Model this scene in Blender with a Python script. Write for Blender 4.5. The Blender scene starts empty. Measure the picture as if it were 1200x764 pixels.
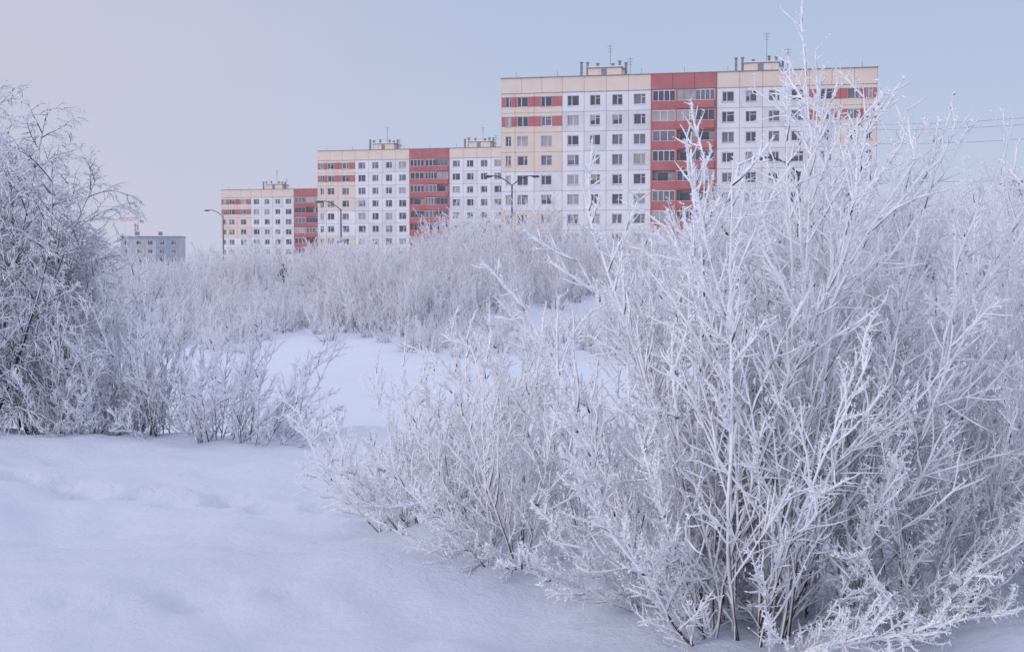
import bpy, math, numpy as np
from mathutils import Vector
scene = bpy.context.scene
COL = scene.collection
R = math.radians

# ------------------------------------------------------------------ helpers
def sstep(t):
    t = np.clip(t, 0, 1); return t*t*(3-2*t)

def new_mat(name, rough=0.8):
    m = bpy.data.materials.new(name); m.use_nodes = True
    nt = m.node_tree; b = nt.nodes['Principled BSDF']
    b.inputs['Roughness'].default_value = rough
    b.inputs['Specular IOR Level'].default_value = 0.25
    return m, nt, b

def noise_mat(name, c1, c2, scale=3.0, rough=0.8, detail=5, bump=0.0, bscale=20, stretch=None):
    m, nt, b = new_mat(name, rough)
    tc = nt.nodes.new('ShaderNodeTexCoord')
    mp = nt.nodes.new('ShaderNodeMapping')
    if stretch: mp.inputs['Scale'].default_value = stretch
    nt.links.new(tc.outputs['Object'], mp.inputs['Vector'])
    n = nt.nodes.new('ShaderNodeTexNoise'); n.inputs['Scale'].default_value = scale
    n.inputs['Detail'].default_value = detail
    nt.links.new(mp.outputs['Vector'], n.inputs['Vector'])
    r = nt.nodes.new('ShaderNodeValToRGB')
    r.color_ramp.elements[0].position = 0.3; r.color_ramp.elements[1].position = 0.7
    r.color_ramp.elements[0].color = (*c1, 1); r.color_ramp.elements[1].color = (*c2, 1)
    nt.links.new(n.outputs['Fac'], r.inputs['Fac'])
    nt.links.new(r.outputs['Color'], b.inputs['Base Color'])
    return m

def empty(name, loc=(0, 0, 0), rotz=0.0):
    o = bpy.data.objects.new(name, None); o.location = loc; o.rotation_euler = (0, 0, rotz)
    o.empty_display_size = 0.3
    COL.objects.link(o); return o

def link_obj(name, mesh, parent=None, loc=(0, 0, 0)):
    o = bpy.data.objects.new(name, mesh); o.location = loc
    COL.objects.link(o)
    if parent: o.parent = parent
    return o

# ------------------------------------------------------------------ terrain
def gz(x, y):
    x = np.asarray(x, float); y = np.asarray(y, float)
    edge = 13.2 - 4.6*sstep((x+1.6)/3.0) + 0.35*np.sin(x*0.9+1) + 0.8*sstep((-x-6)/8)
    z = -3.7*sstep((y-edge)/(13.0))
    b0 = 72 + 3*np.sin(x*0.09+0.7) + 2*np.sin(x*0.17) - 10*sstep((x-12)/25)
    z = z + (3.9 + 0.5*np.sin(x*0.05) + 0.8*sstep((x-10)/30))*sstep((y-b0)/42.0)
    z = z - 4.6*sstep((y-230)/150)
    near = np.exp(-((y-5)/16)**2)
    z = z + near*(0.045*np.sin(x*1.1+0.6*y)+0.045*np.sin(y*1.7-0.5*x+1)+0.022*np.sin(2.9*x+1.3*y)+0.016*np.sin(4.3*y-2.1*x))
    mid = sstep((y-15)/20)
    z = z + mid*(0.22*np.sin(x*0.21+0.1*y)+0.18*np.sin(y*0.3-0.12*x))*1.0*(1-0.5*sstep((y-150)/100))
    for bx, by, h, s in ((1.1, 6.3, 0.13, 0.7), (0.0, 7.6, 0.12, 0.7), (2.6, 6.9, 0.14, 0.9), (-0.6, 8.1, 0.08, 0.6)):
        z = z + h*np.exp(-((x-bx)**2+(y-by)**2)/s**2)
    return z

def raw_mesh(name, V, quads=None, tris=None, smooth=True, frost=None):
    me = bpy.data.meshes.new(name)
    V = np.asarray(V, np.float32)
    me.vertices.add(len(V)); me.vertices.foreach_set('co', V.ravel())
    li = []; ls = []; off = 0
    if quads is not None and len(quads):
        li.append(quads.ravel()); ls.append(np.arange(len(quads))*4); off = len(quads)*4
    if tris is not None and len(tris):
        li.append(tris.ravel()); ls.append(off+np.arange(len(tris))*3)
    li = np.concatenate(li).astype(np.int32); ls = np.concatenate(ls).astype(np.int32)
    me.loops.add(len(li)); me.loops.foreach_set('vertex_index', li)
    me.polygons.add(len(ls)); me.polygons.foreach_set('loop_start', ls)
    if smooth: me.polygons.foreach_set('use_smooth', np.ones(len(ls), bool))
    if frost is not None:
        at = me.attributes.new('frost', 'FLOAT', 'POINT'); at.data.foreach_set('value', frost.astype(np.float32))
    me.update(calc_edges=True)
    return me

def build_ground():
    from mathutils import noise
    n = 620
    def axis(c, a, lim):
        u = np.linspace(-math.asinh(lim/a), math.asinh(lim/a), n)
        return c + a*np.sinh(u)
    xs = axis(-2.0, 3.0, 3500); ys = axis(7.5, 3.0, 3500)
    X, Y = np.meshgrid(xs, ys)
    Z = gz(X, Y)
    F = np.zeros_like(Z)
    m = (np.abs(X) < 14) & (Y > 0) & (Y < 24)
    for i, j in np.argwhere(m):
        x, y = X[i, j], Y[i, j]
        # wind drifts, crust and lumps of rime fallen from the twigs
        F[i, j] = 0.10*noise.noise(Vector((x*0.9, y*0.7, 0))) + 0.045*noise.noise(Vector((x*2.6+0.7*y, y*2.0, 3))) + 0.020*noise.noise(Vector((x*6, y*5, 3)))
    Z = Z + F
    rg = np.random.default_rng(5)
    def prints(pts, dep, rad):
        nonlocal Z
        for fx, fy in pts:
            Z = Z - dep*np.exp(-((((X-fx)/rad)**2+((Y-fy)/(rad*1.05))**2)**1.5))
            Z = Z + dep*0.3*np.exp(-(((X-fx)/(rad*1.7))**2+((Y-fy-rad*1.3)/(rad*.7))**2))
    prints([(-4.9+k*0.33+rg.normal()*0.05, 10.4-0.10*k+0.2*(k % 2)+rg.normal()*0.05) for k in range(13)], 0.13, 0.13)
    prints([(-2.2+k*0.22+rg.normal()*0.03, 6.1+0.10*k+0.16*(k % 2)) for k in range(6)], 0.05, 0.10)
    prints([(rg.uniform(-5, -1.8), rg.uniform(5.2, 12.2)) for k in range(16)], 0.035, 0.09)
    V = np.stack([X, Y, Z], -1).reshape(-1, 3)
    a = (np.arange(n-1)[:, None]*n + np.arange(n-1)[None]).ravel()
    Fc = np.stack([a, a+1, a+n+1, a+n], -1)
    me = raw_mesh('snow_ground', V, Fc, None, smooth=True)
    mt, nt, b = new_mat('snow', 0.75)
    tc = nt.nodes.new('ShaderNodeTexCoord')
    n1 = nt.nodes.new('ShaderNodeTexNoise'); n1.inputs['Scale'].default_value = 0.6; n1.inputs['Detail'].default_value = 4
    nt.links.new(tc.outputs['Object'], n1.inputs['Vector'])
    r = nt.nodes.new('ShaderNodeValToRGB')
    r.color_ramp.elements[0].color = (0.70, 0.755, 0.885, 1); r.color_ramp.elements[1].color = (0.78, 0.825, 0.92, 1)
    nt.links.new(n1.outputs['Fac'], r.inputs['Fac']); nt.links.new(r.outputs['Color'], b.inputs['Base Color'])
    n2 = nt.nodes.new('ShaderNodeTexNoise'); n2.inputs['Scale'].default_value = 7; n2.inputs['Detail'].default_value = 8
    n2.inputs['Roughness'].default_value = 0.70
    nt.links.new(tc.outputs['Object'], n2.inputs['Vector'])
    bp = nt.nodes.new('ShaderNodeBump'); bp.inputs['Strength'].default_value = 0.8; bp.inputs['Distance'].default_value = 0.06
    nt.links.new(n2.outputs['Fac'], bp.inputs['Height']); nt.links.new(bp.outputs['Normal'], b.inputs['Normal'])
    me.materials.append(mt)
    link_obj('snow_ground', me)

# ------------------------------------------------------------------ frosted wood material
def frost_material(name, bark, bias=0.0, frostcol=(0.86, 0.87, 0.93), w=(0.20, 0.60)):
    m, nt, b = new_mat(name, 0.85)
    b.inputs['Specular IOR Level'].default_value = 0.0
    L = nt.links
    at = nt.nodes.new('ShaderNodeAttribute'); at.attribute_name = 'frost'
    geo = nt.nodes.new('ShaderNodeNewGeometry')
    dot = nt.nodes.new('ShaderNodeVectorMath'); dot.operation = 'DOT_PRODUCT'
    dot.inputs[1].default_value = Vector((-0.62, -0.25, 0.74)).normalized()
    L.new(geo.outputs['Normal'], dot.inputs[0])
    q = nt.nodes.new('ShaderNodeMath'); q.operation = 'MULTIPLY_ADD'
    L.new(dot.outputs['Value'], q.inputs[0]); q.inputs[1].default_value = 0.5; L.new(at.outputs['Fac'], q.inputs[2])
    mr = nt.nodes.new('ShaderNodeMapRange'); mr.interpolation_type = 'SMOOTHSTEP'
    mr.inputs['From Min'].default_value = w[0]-bias; mr.inputs['From Max'].default_value = w[1]-bias
    L.new(q.outputs[0], mr.inputs['Value'])
    mx = nt.nodes.new('ShaderNodeMix'); mx.data_type = 'RGBA'
    L.new(mr.outputs['Result'], mx.inputs['Factor'])
    mx.inputs['A'].default_value = (*bark, 1); mx.inputs['B'].default_value = (*frostcol, 1)
    L.new(mx.outputs['Result'], b.inputs['Base Color'])
    return m

# ------------------------------------------------------------------ branch generator
def unit(v): return v/np.maximum(np.linalg.norm(v, axis=-1, keepdims=True), 1e-9)

class Plant:
    def __init__(s, seed): s.rng = np.random.default_rng(seed); s.V = []; s.Q = []; s.T = []; s.F = []; s.n = 0
    def grow(s, p0, d0, L, nseg, wander, trop):
        B = len(p0); P = np.zeros((B, nseg+1, 3)); P[:, 0] = p0; d = unit(np.array(d0, float)); st = (L/nseg)[:, None]
        trop = np.asarray(trop, float)
        for i in range(nseg):
            d = unit(d + s.rng.normal(0, wander, (B, 3)) + trop)
            P[:, i+1] = P[:, i] + d*st
        return P
    def tube(s, P, r0, r1, k, f0, f1, lump=0.2, frost_r=0.0):
        B, n, _ = P.shape
        t = np.linspace(0, 1, n)[None, :, None]
        T = np.gradient(P, axis=1); T = unit(T)
        ref = np.where(np.abs(T[..., 2:3]) > 0.9, np.array([1., 0, 0]), np.array([0, 0, 1.]))
        N = unit(np.cross(T, ref)); Bn = np.cross(T, N)
        r0 = np.broadcast_to(np.asarray(r0, float).reshape(-1, 1), (B, 1))
        r1 = np.broadcast_to(np.asarray(r1, float).reshape(-1, 1), (B, 1))
        r = r0 + (r1-r0)*t[..., 0]
        r = r*(1+s.rng.normal(0, lump, r.shape).clip(-0.6, 1.0)) + frost_r*s.rng.random(r.shape)
        r[:, -1] *= 0.35
        a = np.arange(k)*2*np.pi/k
        ring = P[:, :, None] + r[..., None, None]*(np.cos(a)[None, None, :, None]*N[:, :, None]+np.sin(a)[None, None, :, None]*Bn[:, :, None])
        base = s.n + (np.arange(B)[:, None, None]*n + np.arange(n-1)[None, :, None])*k
        i = np.arange(k)[None, None]; j = (i+1) % k
        q = np.stack([base+i, base+j, base+k+j, base+k+i], -1).reshape(-1, 4)
        f = 1.35*(f0 + (f1-f0)*np.broadcast_to(t, (B, n, 1)))
        f = np.repeat(f, k, axis=2) + s.rng.normal(0, 0.15, (B, n, k)) + s.rng.normal(0, 0.07, (B, 1, 1))
        s.V.append(ring.reshape(-1, 3)); s.Q.append(q); s.F.append(f.ravel()); s.n += B*n*k
    def kids(s, P, Lp, per, tmin, tmax, amin, amax, lf, upb=0.15, taperlen=0.65):
        B, n, _ = P.shape; rng = s.rng
        t = tmin + (tmax-tmin)*(np.arange(per)[None]+rng.random((B, per)))/per
        x = t*(n-1); i = np.clip(x.astype(int), 0, n-2); fr = (x-i)[..., None]
        bi = np.arange(B)[:, None]
        A = P[bi, i]; C = P[bi, i+1]; p = A+(C-A)*fr; d = unit(C-A)
        rv = unit(rng.normal(0, 1, (B, per, 3))); pr = unit(rv - d*np.sum(rv*d, -1, keepdims=True))
        ang = np.radians(rng.uniform(amin, amax, (B, per)))[..., None]
        cd = d*np.cos(ang)+pr*np.sin(ang); cd[..., 2] += upb
        L = Lp[:, None]*lf*(1-taperlen*t)*rng.uniform(0.35, 1.4, (B, per))
        return p.reshape(-1, 3), cd.reshape(-1, 3), L.ravel(), t.ravel()
    def spikes(s, P, per, size):
        B, n, _ = P.shape; rng = s.rng
        pts = P[:, 1:].reshape(-1, 3); T = unit(np.gradient(P, axis=1))[:, 1:].reshape(-1, 3)
        pts = np.repeat(pts, per, 0); T = np.repeat(T, per, 0); m = len(pts)
        pts = pts + T*rng.uniform(-0.016, 0.016, (m, 1))
        rv = rng.normal(0, 1, (m, 3)); rv[:, 0] -= 0.6; rv[:, 2] += 0.3
        d = unit(unit(rv - T*np.sum(rv*T, -1, keepdims=True)*0.8)+T*0.3)
        w = unit(np.cross(d, rng.normal(0, 1, (m, 3))))*(size*0.22)
        ap = pts + d*size*rng.uniform(0.6, 1.5, (m, 1))
        v = np.stack([pts-w, pts+w, ap], 1).reshape(-1, 3)
        s.V.append(v); s.T.append(s.n+np.arange(m*3).reshape(-1, 3)); s.F.append(np.ones(m*3)*1.6); s.n += m*3
    def mesh(s, name, mat):
        me = raw_mesh(name, np.concatenate(s.V), np.concatenate(s.Q), np.concatenate(s.T) if s.T else None, True, np.concatenate(s.F))
        me.materials.append(mat); return me

def shrub(seed, h, stems, spread, lean, mat, l1=15, l2=7, thick=1.0, base_r=0.12, near=True, low=0.35, f0=0.10, lowl=(0.4, 0.72)):
    p = Plant(seed); rng = p.rng
    az = rng.uniform(0, 2*np.pi, stems); tilt = np.abs(rng.normal(0, spread, stems)).clip(0, 2.1*spread)
    L = h*(1.06-0.5*rng.random(stems)**1.4)
    L *= 1-0.35*(tilt/(2.1*spread))**2
    nl = int(stems*low)
    tilt[:nl] = rng.uniform(0.6, 1.3, nl); L[:nl] = h*rng.uniform(lowl[0], lowl[1], nl)*0.85
    d = np.stack([np.sin(tilt)*np.cos(az)+lean[0], np.sin(tilt)*np.sin(az)+lean[1], np.cos(tilt)], -1)
    rr = rng.random(stems)**0.5*base_r
    p0 = np.stack([rr*np.cos(az), rr*np.sin(az), -0.12*np.ones(stems)], -1)
    ns = 20 if near else 7
    P = p.grow(p0, d, L, ns, 0.05 if near else 0.09, (0, 0, 0.016 if near else 0.03))
    kk = 0.84 if near else 1.0
    r0 = (0.0052+0.0032*rng.random(stems))*kk*thick*(L/h)**0.5*(h/2.2)**0.4
    p.tube(P, r0, 0.0027*thick, 6 if near else 3, f0, 0.9, 0.10, 0.0015*thick)
    c = p.kids(P, L, l1, 0.10, 0.99, 20, 50, 0.33, 0.12)
    P1 = p.grow(c[0], c[1], c[2], 9 if near else 4, 0.085, (0, 0, 0.025))
    p.tube(P1, 0.0034*thick, 0.0023*thick, 4 if near else 3, 0.36, 1.0, 0.24, 0.0026*thick)
    c2 = p.kids(P1, c[2], l2, 0.12, 1.0, 22, 60, 0.40, 0.08, 0.5)
    P2 = p.grow(c2[0], c2[1], c2[2].clip(0.02, 1), 3 if near else 2, 0.11, (0, 0, 0.03))
    p.tube(P2, 0.0025*thick, 0.0020*thick, 3, 0.7, 1.1, 0.28, 0.0022*thick)
    if near:
        p.spikes(P[:, 5:], 4, 0.014*thick); p.spikes(P1, 4, 0.0145*thick); p.spikes(P2, 1, 0.013*thick)
    return p.mesh('frosted_twigs', mat)

def birchy(seed, h, stems, mat, l1=22, l2=10, l3=6, thick=1.0, spread=0.3, droop=-0.10):
    p = Plant(seed); rng = p.rng
    az = rng.uniform(0, 2*np.pi, stems); tilt = np.abs(rng.normal(0, spread, stems)).clip(0, 0.9)
    d = np.stack([np.sin(tilt)*np.cos(az), np.sin(tilt)*np.sin(az), np.cos(tilt)], -1)
    rr = rng.random(stems)*0.25
    p0 = np.stack([rr*np.cos(az), rr*np.sin(az), -0.15*np.ones(stems)], -1)
    L = h*rng.uniform(0.7, 1.05, stems)
    P = p.grow(p0, d, L, 16, 0.06, (0, 0, 0.01))
    p.tube(P, 0.020*thick*(L/h), 0.004*thick, 6, 0.0, 0.5, 0.06)
    c = p.kids(P, L, l1, 0.10, 0.98, 30, 62, 0.36, 0.12, 0.6)
    P1 = p.grow(c[0], c[1], c[2], 9, 0.08, (0, 0, droop*0.4))
    p.tube(P1, 0.0058*thick, 0.003*thick, 4, 0.05, 0.75, 0.12)
    c2 = p.kids(P1, c[2], l2, 0.12, 1.0, 25, 65, 0.5, -0.05, 0.45)
    P2 = p.grow(c2[0], c2[1], c2[2].clip(0.06, 0.8), 5, 0.10, (0, 0, droop))
    p.tube(P2, 0.0034*thick, 0.0026*thick, 3, 0.25, 0.95, 0.2, 0.0015)
    c3 = p.kids(P2, c2[2].clip(0.1, 0.8), l3, 0.15, 1.0, 20, 55, 0.5, -0.1, 0.4)
    P3 = p.grow(c3[0], c3[1], c3[2].clip(0.04, 0.3), 3, 0.1, (0, 0, droop))
    p.tube(P3, 0.0028*thick, 0.0026*thick, 3, 0.45, 1.1, 0.2, 0.002)
    return p.mesh('frosted_crown', mat)

# ------------------------------------------------------------------ flat-sided mesh builder
class MB:
    def __init__(s): s.v = []; s.f = []; s.m = []
    def quad(s, a, b, c, d, mi):
        i = len(s.v); s.v += [a, b, c, d]; s.f.append((i, i+1, i+2, i+3)); s.m.append(mi)
    def box(s, x0, x1, y0, y1, z0, z1, mi):
        i = len(s.v)
        s.v += [(x0, y0, z0), (x1, y0, z0), (x1, y1, z0), (x0, y1, z0), (x0, y0, z1), (x1, y0, z1), (x1, y1, z1), (x0, y1, z1)]
        for q in ((0, 3, 2, 1), (4, 5, 6, 7), (0, 1, 5, 4), (1, 2, 6, 5), (2, 3, 7, 6), (3, 0, 4, 7)):
            s.f.append(tuple(i+k for k in q)); s.m.append(mi)
    def rod(s, a, b, r, mi, k=6, r2=None):
        r2 = r if r2 is None else r2
        a = Vector(a); b = Vector(b); t = (b-a).normalized()
        ref = Vector((1, 0, 0)) if abs(t.z) > 0.9 else Vector((0, 0, 1))
        n = t.cross(ref).normalized(); w = t.cross(n); i = len(s.v)
        for c, rad in ((a, r), (b, r2)):
            for j in range(k):
                an = 2*math.pi*j/k; s.v.append(tuple(c+(n*math.cos(an)+w*math.sin(an))*rad))
        for j in range(k):
            s.f.append((i+j, i+(j+1) % k, i+k+(j+1) % k, i+k+j)); s.m.append(mi)
        s.f.append(tuple(i+j for j in range(k))[::-1]); s.m.append(mi)
        s.f.append(tuple(i+k+j for j in range(k))); s.m.append(mi)
    def obj(s, name, mats, parent=None, loc=(0, 0, 0)):
        me = bpy.data.meshes.new(name); me.from_pydata(s.v, [], s.f)
        for m in mats: me.materials.append(m)
        me.polygons.foreach_set('material_index', s.m); me.update()
        return link_obj(name, me, parent, loc)

# ------------------------------------------------------------------ materials
M_white = noise_mat('white_wall_panels', (0.70, 0.69, 0.73), (0.79, 0.78, 0.81), 0.5, stretch=(1, 1, 0.4))
M_white2 = noise_mat('white_wall_panels_weathered', (0.60, 0.59, 0.63), (0.73, 0.72, 0.75), 0.7, stretch=(1, 1, 0.4))
M_cream = noise_mat('cream_wall_panels', (0.70, 0.585, 0.50), (0.77, 0.66, 0.58), 0.4)
M_red = noise_mat('red_wall_panels', (0.42, 0.155, 0.165), (0.50, 0.20, 0.205), 0.5)
M_seam = noise_mat('panel_joints', (0.36, 0.34, 0.35), (0.44, 0.42, 0.43), 2)
M_frame = noise_mat('window_frames', (0.68, 0.68, 0.70), (0.78, 0.78, 0.8), 1)
def glass_mat(name, c, rough=0.12):
    m, nt, b = new_mat(name, rough)
    tc = nt.nodes.new('ShaderNodeTexCoord'); n = nt.nodes.new('ShaderNodeTexNoise'); n.inputs['Scale'].default_value = 0.7
    nt.links.new(tc.outputs['Object'], n.inputs['Vector'])
    mx = nt.nodes.new('ShaderNodeMix'); mx.data_type = 'RGBA'
    mx.inputs['A'].default_value = (*[v*0.6 for v in c], 1); mx.inputs['B'].default_value = (*[v*1.4 for v in c], 1)
    nt.links.new(n.outputs['Fac'], mx.inputs['Factor']); nt.links.new(mx.outputs['Result'], b.inputs['Base Color'])
    b.inputs['Specular IOR Level'].default_value = 0.5
    return m
M_gd = glass_mat('glass_dark', (0.11, 0.105, 0.14))  # dark glass lightened: distance haze is put into its base colour
M_gm = glass_mat('glass_with_net_curtain', (0.20, 0.19, 0.23))
M_gl = glass_mat('glass_with_pale_curtain', (0.40, 0.37, 0.38), 0.3)
M_snowcap = noise_mat('roof_snow', (0.80, 0.82, 0.88), (0.87, 0.88, 0.92), 1)
M_metal = noise_mat('galvanised_metal', (0.20, 0.20, 0.22), (0.30, 0.30, 0.32), 3, 0.5)
M_darkmetal = noise_mat('dark_metal', (0.08, 0.08, 0.09), (0.12, 0.12, 0.13), 3, 0.5)
M_orange = noise_mat('painted_red_steel', (0.38, 0.12, 0.11), (0.45, 0.16, 0.14), 3, 0.5)
M_blue = noise_mat('blue_paint', (0.05, 0.16, 0.45), (0.07, 0.2, 0.5), 3, 0.5)
M_teal = noise_mat('grey_blue_cladding', (0.30, 0.35, 0.42), (0.38, 0.43, 0.50), 1)
M_concrete = noise_mat('grey_concrete', (0.44, 0.42, 0.44), (0.54, 0.52, 0.53), 0.5)
BM = [M_white, M_cream, M_red, M_seam, M_frame, M_gd, M_gm, M_gl, M_white2]

def window(w, g, x0, x1, z0, z1, y, rng, style=0):
    dp = 0.22
    w.quad((x0, y, z0), (x0, y+dp, z0), (x0, y+dp, z1), (x0, y, z1), 4)
    w.quad((x1, y+dp, z0), (x1, y, z0), (x1, y, z1), (x1, y+dp, z1), 4)
    w.quad((x0, y, z1), (x0, y+dp, z1), (x1, y+dp, z1), (x1, y, z1), 3)
    w.quad((x0, y, z0), (x1, y, z0), (x1, y+dp, z0), (x0, y+dp, z0), 4)
    f = 0.07 if rng.random() < 0.6 else 0.12
    gm = rng.choice([5, 5, 5, 6, 6, 7])
    g.quad((x0, y+dp, z0), (x1, y+dp, z0), (x1, y+dp, z1), (x0, y+dp, z1), int(gm))
    yy0, yy1 = y+dp-0.06, y+dp-0.004
    g.box(x0, x1, yy0, yy1, z0, z0+f, 4); g.box(x0, x1, yy0, yy1, z1-f, z1, 4)
    g.box(x0, x0+f, yy0, yy1, z0+f, z1-f, 4); g.box(x1-f, x1, yy0, yy1, z0+f, z1-f, 4)
    xm = x0+(x1-x0)*float(rng.choice([0.62, 0.5, 0.38]))
    g.box(xm-0.05, xm+0.05, yy0, yy1, z0+f, z1-f, 4)
    if rng.random() < 0.5:
        g.box(xm+0.05, x1-f, yy0, yy1, z1-0.45, z1-0.39, 4)
    if rng.random() < 0.12:
        g.quad((x0+f, y+dp-0.003, z1-0.75), (xm-.05, y+dp-0.003, z1-0.75), (xm-.05, y+dp-0.003, z1-f), (x0+f, y+dp-0.003, z1-f), 7)
    w.box(x0-0.05, x1+0.05, y-0.08, y-0.003, z0-0.07, z0-0.01, 3 if rng.random() < .3 else 4)

def apartment(name, loc, ang, seed, FH=2.8, NF=9):
    rng = np.random.default_rng(seed)
    E = empty(name, loc, ang)
    W = MB(); G = MB(); Lg = MB(); Rf = MB()
    secs = [(0.0, 8.9, 'wing', [1.0, 3.1, 6.6]), (8.9, 21.6, 'white', None), (21.6, 30.8, 'log', None),
            (30.8, 43.4, 'white', None), (43.4, 52.4, 'wing', [2.3, 5.9, 8.0])]
    LEN = 52.4; DEP = 12.0; TOP = 2.2; H = FH*NF+TOP
    W.box(0.02, LEN-0.02, 0.62, DEP, -3, H-0.25, 3)
    for fl in range(NF+1):
        z0 = fl*FH; z1 = z0+FH-0.03 if fl < NF else H
        for a in range(4):
            y0 = 0.0+a*DEP/4+(0 if a else 0.02); y1 = (a+1)*DEP/4-0.03
            W.box(-0.08, 0.0, y0, y1, z0, z1, 1); W.box(LEN, LEN+0.08, y0, y1, z0, z1, 1)
    def cell(x0, x1, z0, z1, mi, win=None, mid=None):
        g = 0.02; x0 += g; x1 -= g; z0 += g; z1 -= g
        if mi == 0 and rng.random() < 0.25: mi = 8
        mid = mi if mid is None or mid == 0 else mid
        if win is None:
            W.quad((x0, 0, z0), (x1, 0, z0), (x1, 0, z1), (x0, 0, z1), mi)
        else:
            a, b, c, d = win
            W.quad((x0, 0, z0), (x1, 0, z0), (x1, 0, c), (x0, 0, c), mi)
            W.quad((x0, 0, d), (x1, 0, d), (x1, 0, z1), (x0, 0, z1), mi)
            W.quad((x0, 0, c), (a, 0, c), (a, 0, d), (x0, 0, d), mid)
            W.quad((b, 0, c), (x1, 0, c), (x1, 0, d), (b, 0, d), mid)
            window(W, G, a, b, c, d, 0, rng)
    for (s0, s1, kind, ws) in secs:
        if kind != 'log':
            for fl in range(NF):
                W.box(s0, s1, 0.26, 0.6, fl*FH, fl*FH+0.6, 3)
    for (s0, s1, kind, ws) in secs:
        for fl in range(-1, NF):
            z0 = fl*FH; z1 = z0+FH
            if kind == 'white':
                n = 4; p = (s1-s0)/n
                for i in range(n):
                    x0 = s0+i*p; c = x0+p/2
                    ww = 0.85 if i in (0, 3) else 0.75
                    if fl < 0: cell(x0, x0+p, z0, z1, 3)
                    else: cell(x0, x0+p, z0, z1, 0, (c-ww, c+ww, z0+0.85, z0+2.30))
            elif kind == 'wing':
                top = fl >= NF-2
                left = s0 < 1
                if left: mi = 1 if (fl >= NF-4 or fl <= 2) else 0
                else: mi = 1 if (fl >= NF-3 or fl <= 1) else 0
                mid = 2 if (top or fl in (0, 1)) else mi
                bounds = [0, 2.0, 4.8, s1-s0] if left else [0, 4.2, 7.0, s1-s0]
                for i in range(3):
                    c = s0+ws[i]; hw = 0.42 if (left and i == 0) or (not left and i == 2) else 0.80
                    if fl < 0: cell(s0+bounds[i], s0+bounds[i+1], z0, z1, 3)
                    else: cell(s0+bounds[i], s0+bounds[i+1], z0, z1, mi, (c-hw, c+hw, z0+0.85, z0+2.30), mid)
            else:
                if fl < 0:
                    cell(s0, s1, z0, z1, 3); continue
                Lg.box(s0+0.01, s1-0.01, -0.10, 0.6, z0-0.09, z0+0.09, 2)
                for px in (s0+0.02, s0+3.45, s1-0.27):
                    Lg.box(px, px+0.25, -0.14, 0.6, z0+0.095, z1-0.095, 2)
                for bi, (a, b) in enumerate(((s0+0.28, s0+3.44), (s0+3.71, s1-0.28))):
                    Lg.box(a, b, -0.30 if bi else -0.12, -0.17 if bi else -0.03, z0+0.10, z0+1.18, 2)
                    Lg.box(a, b, -0.32 if bi else -0.14, 0.0, z0+1.185, z0+1.23, 4)
                    Lg.quad((a, 0.55, z0+0.1), (b, 0.55, z0+0.1), (b, 0.55, z1-0.1), (a, 0.55, z1-0.1), 3)
                    parts = 1 if bi == 0 else 2
                    for q in range(parts):
                        qa = a+(b-a)*q/parts; qb = a+(b-a)*(q+1)/parts
                        if rng.random() < 0.8:
                            gi = int(rng.choice([5, 5, 6, 5, 7]))
                            Lg.quad((qa, -0.05, z0+1.235), (qb, -0.05, z0+1.235), (qb, -0.05, z1-0.1), (qa, -0.05, z1-0.1), gi)
                            k = int(rng.choice([3, 4])); frm = 4 if rng.random() < 0.75 else 3
                            for t in range(k+1):
                                x = qa+(qb-qa)*t/k
                                Lg.box(x-0.05, x+0.05, -0.12, -0.054, z0+1.24, z1-0.10, frm)
                            Lg.box(qa+0.055, qb-0.055, -0.11, -0.056, z1-0.20, z1-0.105, frm)
                        else:
                            c = (qa+qb)/2
                            Lg.quad((c-0.9, 0.54, z0+0.9), (c+0.5, 0.54, z0+0.9), (c+0.5, 0.54, z1-0.4), (c-0.9, 0.54, z1-0.4), 5)
        z0 = NF*FH; mi = 2 if kind == 'log' else 1
        n = 4 if kind == 'white' else 3
        for i in range(n):
            x0 = s0+(s1-s0)*i/n; x1 = s0+(s1-s0)*(i+1)/n
            W.box(x0+0.02, x1-0.02, -0.05-(0.1 if kind == 'log' else 0), 0.25, z0+0.03, H-0.05, mi)
        W.box(s0, s1, -0.01, 0.6, z0-0.10, z0+0.0, 3)
    Rf.box(-0.15, LEN+0.15, -0.22, 0.3, H-0.045, H+0.06, 0)
    Rf.box(-0.15, LEN+0.15, DEP-0.3, DEP, H-0.045, H+0.06, 0)
    Rf.box(-0.1, LEN+0.1, 0.31, DEP-0.31, H-0.24, H+0.02, 1)
    for cx in (14.5, 36.7):
        w = 2.4
        Rf.box(cx-w, cx+w, 3.0, 8.0, H+0.025, H+1.45, 2); Rf.box(cx-w-0.15, cx+w+0.15, 2.85, 8.15, H+1.455, H+1.6, 0)
        Rf.box(cx-w-0.1, cx+w+0.1, 2.9, 8.1, H+1.605, H+1.72, 1)
        Rf.box(cx-0.5, cx+0.3, 2.95, 2.995, H+0.1, H+1.35, 0)
        for dx in (-3.6, -2.7, -1.2, 1.0, 2.0, 2.9):
            hh = rng.uniform(0.1, 0.6)+1.2
            zb = H+0.03 if abs(dx) > w+.2 else H+1.73
            Rf.box(cx+dx-0.16, cx+dx+0.16, 4.0, 4.4, zb, H+hh+0.7, 0)
            Rf.box(cx+dx-0.24, cx+dx+0.24, 3.9, 4.5, H+hh+0.705, H+hh+0.8, 0)
        for ax, ah in ((cx+0.7, rng.uniform(4.5, 6.0)), (cx+3.6, rng.uniform(2.5, 3.5))):
            b0 = H+(1.73 if ax < cx+w else 0.03)
            Rf.rod((ax, 3.6, b0), (ax, 3.6, H+ah), 0.045, 0)
            for e, l in ((0.2, .5), (0.6, .4), (1.0, .3)):
                Rf.rod((ax-l, 3.6, H+ah-e), (ax+l, 3.6, H+ah-e), 0.025, 0, 4)
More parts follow.
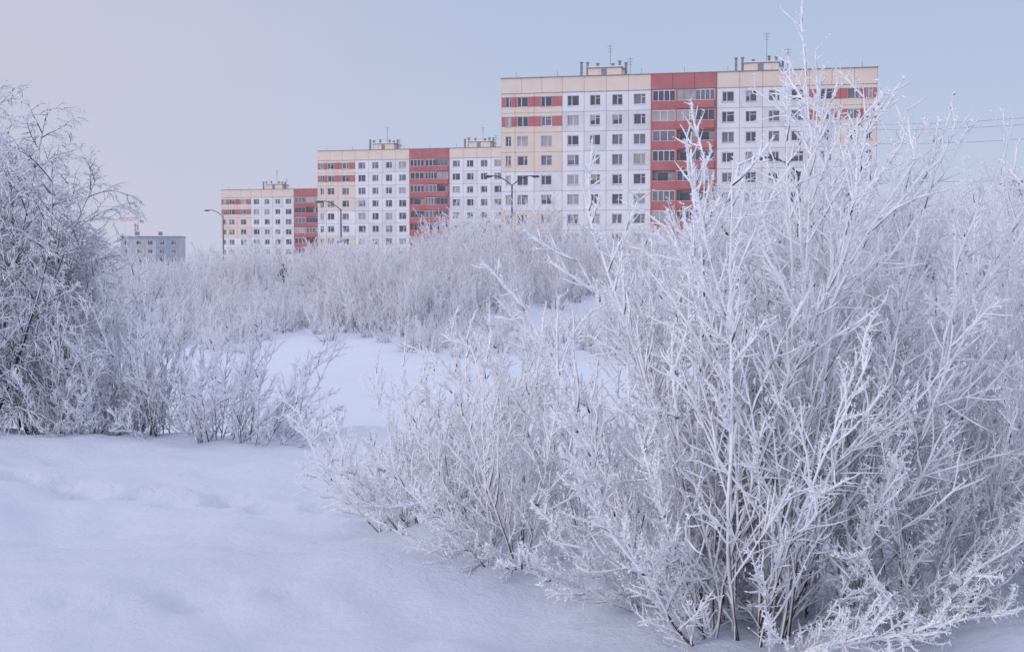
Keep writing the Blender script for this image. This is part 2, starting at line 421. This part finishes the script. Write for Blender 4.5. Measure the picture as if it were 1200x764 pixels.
    for x in np.linspace(2, LEN-2, 9):
        Rf.rod((x, 0.6, H), (x, 0.6, H+0.9), 0.03, 0, 4)
    W.obj('walls', BM, E); G.obj('windows', BM, E); Lg.obj('loggias', BM, E)
    Rf.obj('roof', [M_metal, M_snowcap, M_cream], E)
    return E

apartment('apartment_building', (-1.5, 206, 0.9), -math.atan2(12, 51), 1)
apartment('apartment_building', (-43.4, 319, -0.5), R(-15), 2)
apartment('apartment_building', (-81.5, 400, -4.9), R(-13), 3)

def low_block(name, loc, ang, LEN, NF, mats, seed, FH=2.8):
    rng = np.random.default_rng(seed); E = empty(name, loc, ang); W = MB(); G = MB(); Rf = MB()
    n = int(LEN/3.2); p = LEN/n; H = NF*FH+0.9
    W.box(0.02, LEN-.02, 0.4, 12, -6, H-0.2, 3)
    for fl in range(-2, NF):
        for i in range(n):
            x0 = i*p+0.02; x1 = (i+1)*p-0.02; z0 = fl*FH+0.02; z1 = z0+FH-0.04; c = (x0+x1)/2
            mi = mats[(i//3) % len(mats)]
            a, b, cc, d = c-0.8, c+0.8, z0+0.85, z0+2.25
            W.quad((x0, 0, z0), (x1, 0, z0), (x1, 0, cc), (x0, 0, cc), mi); W.quad((x0, 0, d), (x1, 0, d), (x1, 0, z1), (x0, 0, z1), mi)
            W.quad((x0, 0, cc), (a, 0, cc), (a, 0, d), (x0, 0, d), mi); W.quad((b, 0, cc), (x1, 0, cc), (x1, 0, d), (b, 0, d), mi)
            window(W, G, a, b, cc, d, 0, rng)
    W.box(-0.1, 0, 0, 12, -6, H-0.1, mats[0]); W.box(LEN, LEN+0.1, 0, 12, -6, H-0.1, mats[0])
    W.box(0, LEN, -0.1, 0.38, NF*FH+0.02, H-0.1, 9)
    Rf.box(-0.3, LEN+0.3, -0.35, 12.3, H-0.09, H+0.05, 0); Rf.box(-0.2, LEN+0.2, -0.2, 12.2, H+0.055, H+0.3, 1)
    for x in np.arange(4, LEN-2, 7.5):
        Rf.box(x, x+1.2, 4, 5, H+0.305, H+1.6, 0); Rf.box(x-.1, x+1.3, 3.9, 5.1, H+1.605, H+1.75, 1)
    W.obj('walls', BM+[M_teal, M_concrete], E); G.obj('windows', BM, E); Rf.obj('roof', [M_metal, M_snowcap], E)
low_block('low_apartment_block', (-129, 470, -4.0), R(4), 19, 5, [10, 9, 8], 11)
low_block('low_apartment_block', (92, 262, 2.0), R(-6), 45, 5, [0, 9], 12)

def crane():
    E = empty('tower_crane', (-137, 520, -3)); m = MB(); H = 21
    for sx in (-.5, .5):
        for sy in (-.5, .5): m.rod((sx, sy, -3), (sx, sy, H), 0.07, 0, 4)
    for i in range(14):
        z = i*H/14; z2 = z+H/14; s = 1 if i % 2 else -1
        m.rod((-.5*s, -.5, z), (.5*s, -.5, z2), 0.05, 0, 4); m.rod((-.5*s, .5, z), (.5*s, .5, z2), 0.05, 0, 4)
        m.rod((-.5, -.5*s, z), (-.5, .5*s, z2), 0.05, 0, 4)
    m.obj('mast', [M_orange], E)
    j = MB()
    for a, b in (((-6, 0, H-.5), (2, 0, H-.2)), ((-6, 0, H+.4), (2, 0, H+.8)), ((0, 0, H), (-1, 0, H+3.5)), ((-1, 0, H+3.5), (-6, 0, H+.4)), ((-1, 0, H+3.5), (2, 0, H+.8))):
        j.rod(a, b, 0.07, 0, 4)
    for i in range(8):
        x = -6+i; j.rod((x, 0, H-.4+(i % 2)*1.0), (x+1, 0, H+.6-(i % 2)*1.0), 0.05, 0, 4)
    j.box(1.4, 2.6, -.6, .6, H-1.2, H-.25, 1); j.box(-.2, 1.0, -1.6, -.6, H-1.6, H-.1, 2)
    j.rod((-4, 0, H-.4), (-4, 0, H-6), 0.04, 1, 4); j.box(-4.4, -3.6, -.3, .3, H-6.8, H-6, 1)
    j.obj('jib', [M_orange, M_concrete, M_frame], E)
crane()

def lamp(x, y, h, arms, sign=False):
    z = float(gz(x, y)); E = empty('street_lamp', (x, y, z)); m = MB()
    m.rod((0, 0, -.3), (0, 0, 0.9), 0.14, 0, 10); m.rod((0, 0, .9), (0, 0, h-0.9), 0.12, 0, 10, 0.08)
    m.obj('pole', [M_darkmetal], E)
    a = MB()
    for s in arms:
        pts = [Vector((0, 0, h-1.0))]+[Vector((s*(1.9*(t/6)), 0, h-1.0+1.0*math.sin(t/6*math.pi/2))) for t in range(1, 7)]
        for p, q in zip(pts, pts[1:]): a.rod(p, q, 0.06, 0, 6)
        e = pts[-1]
        a.rod(e, e+Vector((s*0.25, 0, -0.02)), 0.06, 0, 6)
        a.rod(e+Vector((s*0.2, 0, -.03)), e+Vector((s*0.55, 0, -.06)), 0.10, 1, 8, 0.16)
        a.rod(e+Vector((s*0.55, 0, -.06)), e+Vector((s*1.0, 0, -.08)), 0.16, 1, 8, 0.07)
        a.box(e.x+min(s*.3, s*.9), e.x+max(s*.3, s*.9), -0.1, 0.1, h+.06, h+.12, 2)
    a.obj('arms_and_heads', [M_darkmetal, M_darkmetal, M_snowcap], E)
    if sign:
        g = MB(); g.box(-.4, .4, -.2, -.16, 3.6, 4.4, 0); g.box(-.3, .3, -.205, -.201, 3.8, 4.2, 1); g.obj('sign_plate', [M_blue, M_frame], E)
lamp(0.0, 150, 10.4, (1, -1)); lamp(-19.8, 165, 9.0, (-1,), True); lamp(-45, 222, 10.2, (-1,)); lamp(17.9, 89, 10.6, (-1,))

def wires():
    E = empty('overhead_power_line', (0, 0, 0))
    px, py = 74.0, 150.0; pz = float(gz(px, py))
    P = MB(); P.rod((px, py, pz-1), (px, py, 20.5), 0.2, 0, 10, 0.12); P.box(px-1.2, px+1.2, py-.08, py+.08, 19.2, 19.4, 0)
    P.box(px-.9, px+.9, py-.08, py+.08, 16.8, 16.95, 0)
    P.obj('pole', [M_concrete], E)
    w = MB()
    for (z0, z1, off) in ((20.6, 19.4, -1.0), (19.9, 18.6, 1.0), (18.0, 17.0, 0), (13.0, 12.2, 0.1)):
        a = Vector((49.4, 194.2, z0)); b = Vector((px+off, py, z1)); pr = None
        for i in range(17):
            t = i/16; q = a.lerp(b, t); q.z -= 1.6*4*t*(1-t)*0.5
            if pr: w.rod(pr, q, 0.025, 0, 4)
            pr = q
    w.obj('wires', [M_metal], E)
wires()

def person(x, y):
    z = float(gz(x, y)); E = empty('pedestrian', (x, y, z), R(60))
    def skin(name, verts, edges, rad, mat, root=0):
        me = bpy.data.meshes.new(name); me.from_pydata(verts, edges, []); me.materials.append(mat)
        o = link_obj(name, me, E); sk = o.modifiers.new('Skin', 'SKIN')
        for i, r in enumerate(rad): me.skin_vertices[0].data[i].radius = (r, r*0.85)
        me.skin_vertices[0].data[root].use_root = True
        s = o.modifiers.new('Sub', 'SUBSURF'); s.levels = 1; s.render_levels = 2
    coat = noise_mat('dark_red_coat', (0.10, 0.03, 0.03), (0.14, 0.05, 0.045), 6)
    trou = noise_mat('dark_trousers', (0.02, 0.02, 0.025), (0.03, 0.03, 0.04), 6)
    face = noise_mat('face_skin', (0.5, 0.3, 0.23), (0.55, 0.34, 0.26), 6)
    skin('legs', [(0, 0, .95), (0, .1, .9), (.12, .1, .5), (.02, .1, .08), (.2, .1, .05), (0, -.1, .9), (-.02, -.1, .5), (-.24, -.1, .12), (-.1, -.1, .05)],
         [(0, 1), (1, 2), (2, 3), (3, 4), (0, 5), (5, 6), (6, 7), (7, 8)], [.13, .1, .075, .05, .04, .1, .075, .05, .04], trou)
    skin('coat', [(0, 0, .85), (0, 0, 1.1), (0.02, 0, 1.38), (0.03, 0, 1.5), (.02, .2, 1.4), (-.08, .26, 1.12), (.06, .27, .88), (.02, -.2, 1.4), (.1, -.26, 1.14), (.3, -.25, 1.0)],
         [(0, 1), (1, 2), (2, 3), (2, 4), (4, 5), (5, 6), (2, 7), (7, 8), (8, 9)], [.19, .16, .18, .07, .08, .06, .045, .08, .06, .045], coat)
    skin('head', [(0.03, 0, 1.5), (.05, 0, 1.6), (.05, 0, 1.7), (.14, 0, 1.63)], [(0, 1), (1, 2), (1, 3)], [.055, .095, .07, .02], face)
    skin('hat', [(.03, 0, 1.67), (.02, 0, 1.78), (.01, 0, 1.84)], [(0, 1), (1, 2)], [.12, .10, .04], trou)
PX, PY = -18.0, 112.0
person(PX, PY)

# ------------------------------------------------------------------ build vegetation
build_ground()
F_near = frost_material('frosted_willow_bark', (0.10, 0.058, 0.065), 0.0, (0.91, 0.91, 0.95))
F_left = frost_material('frosted_birch_bark', (0.08, 0.06, 0.075), -0.08, (0.83, 0.84, 0.91))
F_far = frost_material('frosted_distant_bark', (0.15, 0.11, 0.13), 0.02, (0.90, 0.89, 0.94))

def place(name, mesh, x, y, rot=0.0, s=1.0):
    o = link_obj(name, mesh); o.location = (x, y, float(gz(x, y))); o.rotation_euler = (0, 0, rot); o.scale = (s, s, s); return o

near = [  # x, y, h, stems, spread, lean, root radius, low share
    (1.02, 6.15, 2.50, 30, 0.21, (0.01, 0.0), 0.18, 0.25),
    (1.38, 6.45, 2.62, 30, 0.24, (0.08, 0.03), 0.22, 0.15),
    (0.85, 6.60, 1.80, 28, 0.38, (-0.14, 0.0), 0.18, 0.45),
    (1.95, 6.55, 1.9, 26, 0.38, (0.05, 0.0), 0.2, 0.40),
    (2.70, 7.0, 2.15, 24, 0.32, (0.0, 0.0), 0.22, 0.35),
    (0.05, 7.35, 1.30, 28, 0.44, (-0.10, -0.05), 0.16, 0.4),
    (-0.50, 7.95, 1.20, 28, 0.50, (-0.18, 0.0), 0.18, 0.4),
    (-0.25, 8.50, 1.40, 26, 0.38, (-0.05, 0.0), 0.25, 0.3),
    (0.50, 7.9, 1.40, 24, 0.38, (0.0, 0.0), 0.25, 0.3),
]
for i, (x, y, h, n, sp, ln, br, lw) in enumerate(near):
    big = h > 1.6
    me = shrub(100+i, h, n, sp, ln, F_near, l1=19 if big else 15, l2=8 if big else 7, base_r=br, thick=1.20 if big else 0.98, low=lw)
    place('frosted_willow_bush', me, x, y)
mids = [shrub(150+i, 2.6, 24, 0.34, (0, 0), F_near, l1=13, l2=6, base_r=0.3, thick=1.4) for i in range(2)]
for i, (x, y, r, s) in enumerate(((3.7, 10.0, 0, 0.95), (5.3, 12.6, 2, 1.1), (6.6, 15.5, 1, 1.2))):
    place('frosted_willow_bush', mids[i % 2], x, y, r, s)

# left group
b1 = birchy(201, 3.5, 9, F_left, spread=0.22); b2 = birchy(202, 3.45, 10, F_left, spread=0.30)
place('frosted_birch_tree', b1, -5.25, 13.9); place('frosted_birch_tree', b2, -6.0, 14.6, 1.0)
place('frosted_birch_tree', b2, -5.3, 15.4, 3.0, 0.95); place('frosted_birch_tree', b1, -4.75, 14.6, 2.0, 0.70)
for i, (x, y, h, n, sp, ln, lw, ll) in enumerate(((-4.55, 13.8, 1.8, 28, 0.45, (0, 0), .35, (.4, .7)), (-3.85, 14.1, 1.95, 28, 0.34, (0.05, 0), .3, (.4, .7)),
        (-3.40, 13.8, 1.6, 26, 0.42, (0.05, 0), .35, (.5, .8)), (-2.80, 13.4, 1.35, 22, 0.50, (0.15, 0), .5, (.6, 1.1)), (-2.40, 13.3, 1.35, 17, 0.66, (0.38, 0), .6, (.6, 1.1)),
        (-5.5, 13.5, 1.6, 26, 0.5, (0, 0), .35, (.4, .7)), (-4.1, 13.6, 1.1, 22, 0.5, (0, 0), .35, (.5, .9)))):
    me = shrub(220+i, h, n, sp, ln, F_left, l1=13, l2=6, base_r=0.2, thick=1.12, low=lw, lowl=ll)
    place('frosted_willow_bush', me, x, y)

# distant masses: instanced shrubs on the far bank
prot = [shrub(300+i, 3.2, 16, 0.42, (0, 0), F_far, l1=12, l2=5, thick=4.2, base_r=0.7, near=False, f0=0.0) for i in range(6)]
tall = [shrub(320+i, 4.2, 13, 0.26, (0, 0), F_far, l1=14, l2=6, thick=4.0, base_r=0.5, near=False, low=0.2, f0=0.0) for i in range(4)]
E = empty('distant_frosted_bushes')
rng = np.random.default_rng(77)
placed = []
def inst(me, x, y, s):
    if abs(x-PX*y/PY) < 0.9 and 103 < y < 113: return
    if abs(x-PX*y/PY) < 1.0 and 88 < y < 106: s = min(s, 0.42)
    o = link_obj('bush', me, E, (x, y, float(gz(x, y)))); o.rotation_euler = (rng.normal()*.05, rng.normal()*.05, rng.uniform(0, 6.28)); o.scale = (s, s, s*rng.uniform(.8, 1.25))
cnt = 0
for k in range(9000):
    y = 75+rng.random()**0.85*60; x = rng.uniform(-0.42, 0.42)*y
    px = 600+1667*x/y
    f = math.sin(x*0.23+1.3)*math.sin(y*0.19+x*0.07)+0.4*math.sin(x*0.61)
    thr = -0.9
    if y < 80+2.5*math.sin(x*0.5): continue
    if px < 240 and y < 92: thr = 0.2
    if 610 < px < 720 and 86 < y < 105: thr = 0.7
    if 730 < px < 1000 and y < 108: thr = 0.2
    if px >= 1000 and y < 100: thr = 0.45
    if y > 110: thr = -2
    if f < thr: continue
    md = 1.12 if y < 112 else 2.1
    if any((x-a)**2+(y-b)**2 < md*md for a, b in placed): continue
    placed.append((x, y))
    s = rng.uniform(0.45, 1.05)*(0.75 if y < 84 else 1.0)
    if px < 380: s *= 0.9
    inst((prot+tall)[rng.integers(0, 10)] if y > 88 and rng.random() < .7 else prot[rng.integers(0, 6)], x, y, s); cnt += 1
print('bush instances', cnt)
for k in range(250):
    y = rng.uniform(112, 175); x = rng.uniform(-0.40, 0.42)*y; px = 600+1667*x/y
    if px < 230: continue
    cl = 0.5+0.5*math.sin(px*0.023+0.4)
    s = (0.72 if px < 370 else 1.0)*rng.uniform(0.75, 1.1) + (0.22+0.45*cl)*(px > 430)
    inst(tall[rng.integers(0, 4)], x, y, s)
for k in range(64):
    y = rng.uniform(74, 115); px = rng.uniform(760, 1260); x = (px-600)/1667*y
    inst(tall[rng.integers(0, 4)], x, y, rng.uniform(0.95, 1.35) + (0.2 if px > 1020 else 0))

# ------------------------------------------------------------------ world, sun, camera
w = bpy.data.worlds.new('World'); scene.world = w; w.use_nodes = True
nt = w.node_tree; nt.nodes.clear(); L = nt.links
out = nt.nodes.new('ShaderNodeOutputWorld'); bg = nt.nodes.new('ShaderNodeBackground')
sky = nt.nodes.new('ShaderNodeTexSky'); sky.sky_type = 'NISHITA'; sky.sun_disc = False
sky.sun_elevation = R(17); sky.sun_rotation = R(234); sky.air_density = 1.5; sky.dust_density = 2.0
tc = nt.nodes.new('ShaderNodeTexCoord'); sp = nt.nodes.new('ShaderNodeSeparateXYZ')
L.new(tc.outputs['Generated'], sp.inputs[0])
rp = nt.nodes.new('ShaderNodeValToRGB'); cr = rp.color_ramp
cr.elements[0].position = 0.0; cr.elements[0].color = (0.60, 0.66, 0.85, 1)
cr.elements[1].position = 1.0; cr.elements[1].color = (0.93, 0.97, 1.18, 1)
e = cr.elements.new(0.09); e.color = (0.52, 0.605, 0.82, 1)
e = cr.elements.new(0.20); e.color = (0.45, 0.55, 0.77, 1)
e = cr.elements.new(0.45); e.color = (0.76, 0.82, 1.04, 1)
L.new(sp.outputs['Z'], rp.inputs['Fac'])
mrx = nt.nodes.new('ShaderNodeMapRange'); mrx.interpolation_type = 'SMOOTHSTEP'
mrx.inputs['From Min'].default_value = 0.10; mrx.inputs['From Max'].default_value = -0.40
L.new(sp.outputs['X'], mrx.inputs['Value'])
nz = nt.nodes.new('ShaderNodeTexNoise'); nz.inputs['Scale'].default_value = 1.6; nz.inputs['Detail'].default_value = 3
mpn = nt.nodes.new('ShaderNodeMapping'); mpn.inputs['Scale'].default_value = (1, 1, 4)
L.new(tc.outputs['Generated'], mpn.inputs['Vector']); L.new(mpn.outputs['Vector'], nz.inputs['Vector'])
mul = nt.nodes.new('ShaderNodeMath'); mul.operation = 'MULTIPLY'; L.new(mrx.outputs['Result'], mul.inputs[0]); L.new(nz.outputs['Fac'], mul.inputs[1])
mx = nt.nodes.new('ShaderNodeMix'); mx.data_type = 'RGBA'; L.new(mul.outputs[0], mx.inputs['Factor'])
L.new(rp.outputs['Color'], mx.inputs['A']); mx.inputs['B'].default_value = (0.70, 0.63, 0.77, 1)
sc = nt.nodes.new('ShaderNodeVectorMath'); sc.operation = 'SCALE'; sc.inputs['Scale'].default_value = 0.07
L.new(sky.outputs['Color'], sc.inputs[0])
m2 = nt.nodes.new('ShaderNodeMix'); m2.data_type = 'RGBA'; m2.inputs['Factor'].default_value = 0.90
L.new(sc.outputs['Vector'], m2.inputs['A']); L.new(mx.outputs['Result'], m2.inputs['B'])
L.new(m2.outputs['Result'], bg.inputs['Color']); bg.inputs['Strength'].default_value = 1.0
L.new(bg.outputs[0], out.inputs['Surface'])

sl = bpy.data.lights.new('sun', 'SUN'); sl.energy = 0.85; sl.angle = R(10); sl.color = (1.0, 0.94, 0.96)
so = bpy.data.objects.new('sun', sl); COL.objects.link(so)
sd = Vector((-0.78, -0.56, 0.29)).normalized()
so.rotation_euler = sd.to_track_quat('Z', 'Y').to_euler(); so.location = (-20, -20, 30)

cam = bpy.data.cameras.new('camera'); co = bpy.data.objects.new('camera', cam); COL.objects.link(co)
co.location = (0, 0, 1.6); co.rotation_euler = (R(90-2.47), 0, 0)
cam.lens = 50; cam.sensor_width = 36; cam.clip_end = 6000; cam.clip_start = 0.05
cam.dof.use_dof = True; cam.dof.focus_distance = 6.8; cam.dof.aperture_fstop = 16
scene.camera = co
scene.view_settings.view_transform = 'Standard'; scene.view_settings.look = 'None'; scene.view_settings.exposure = 0
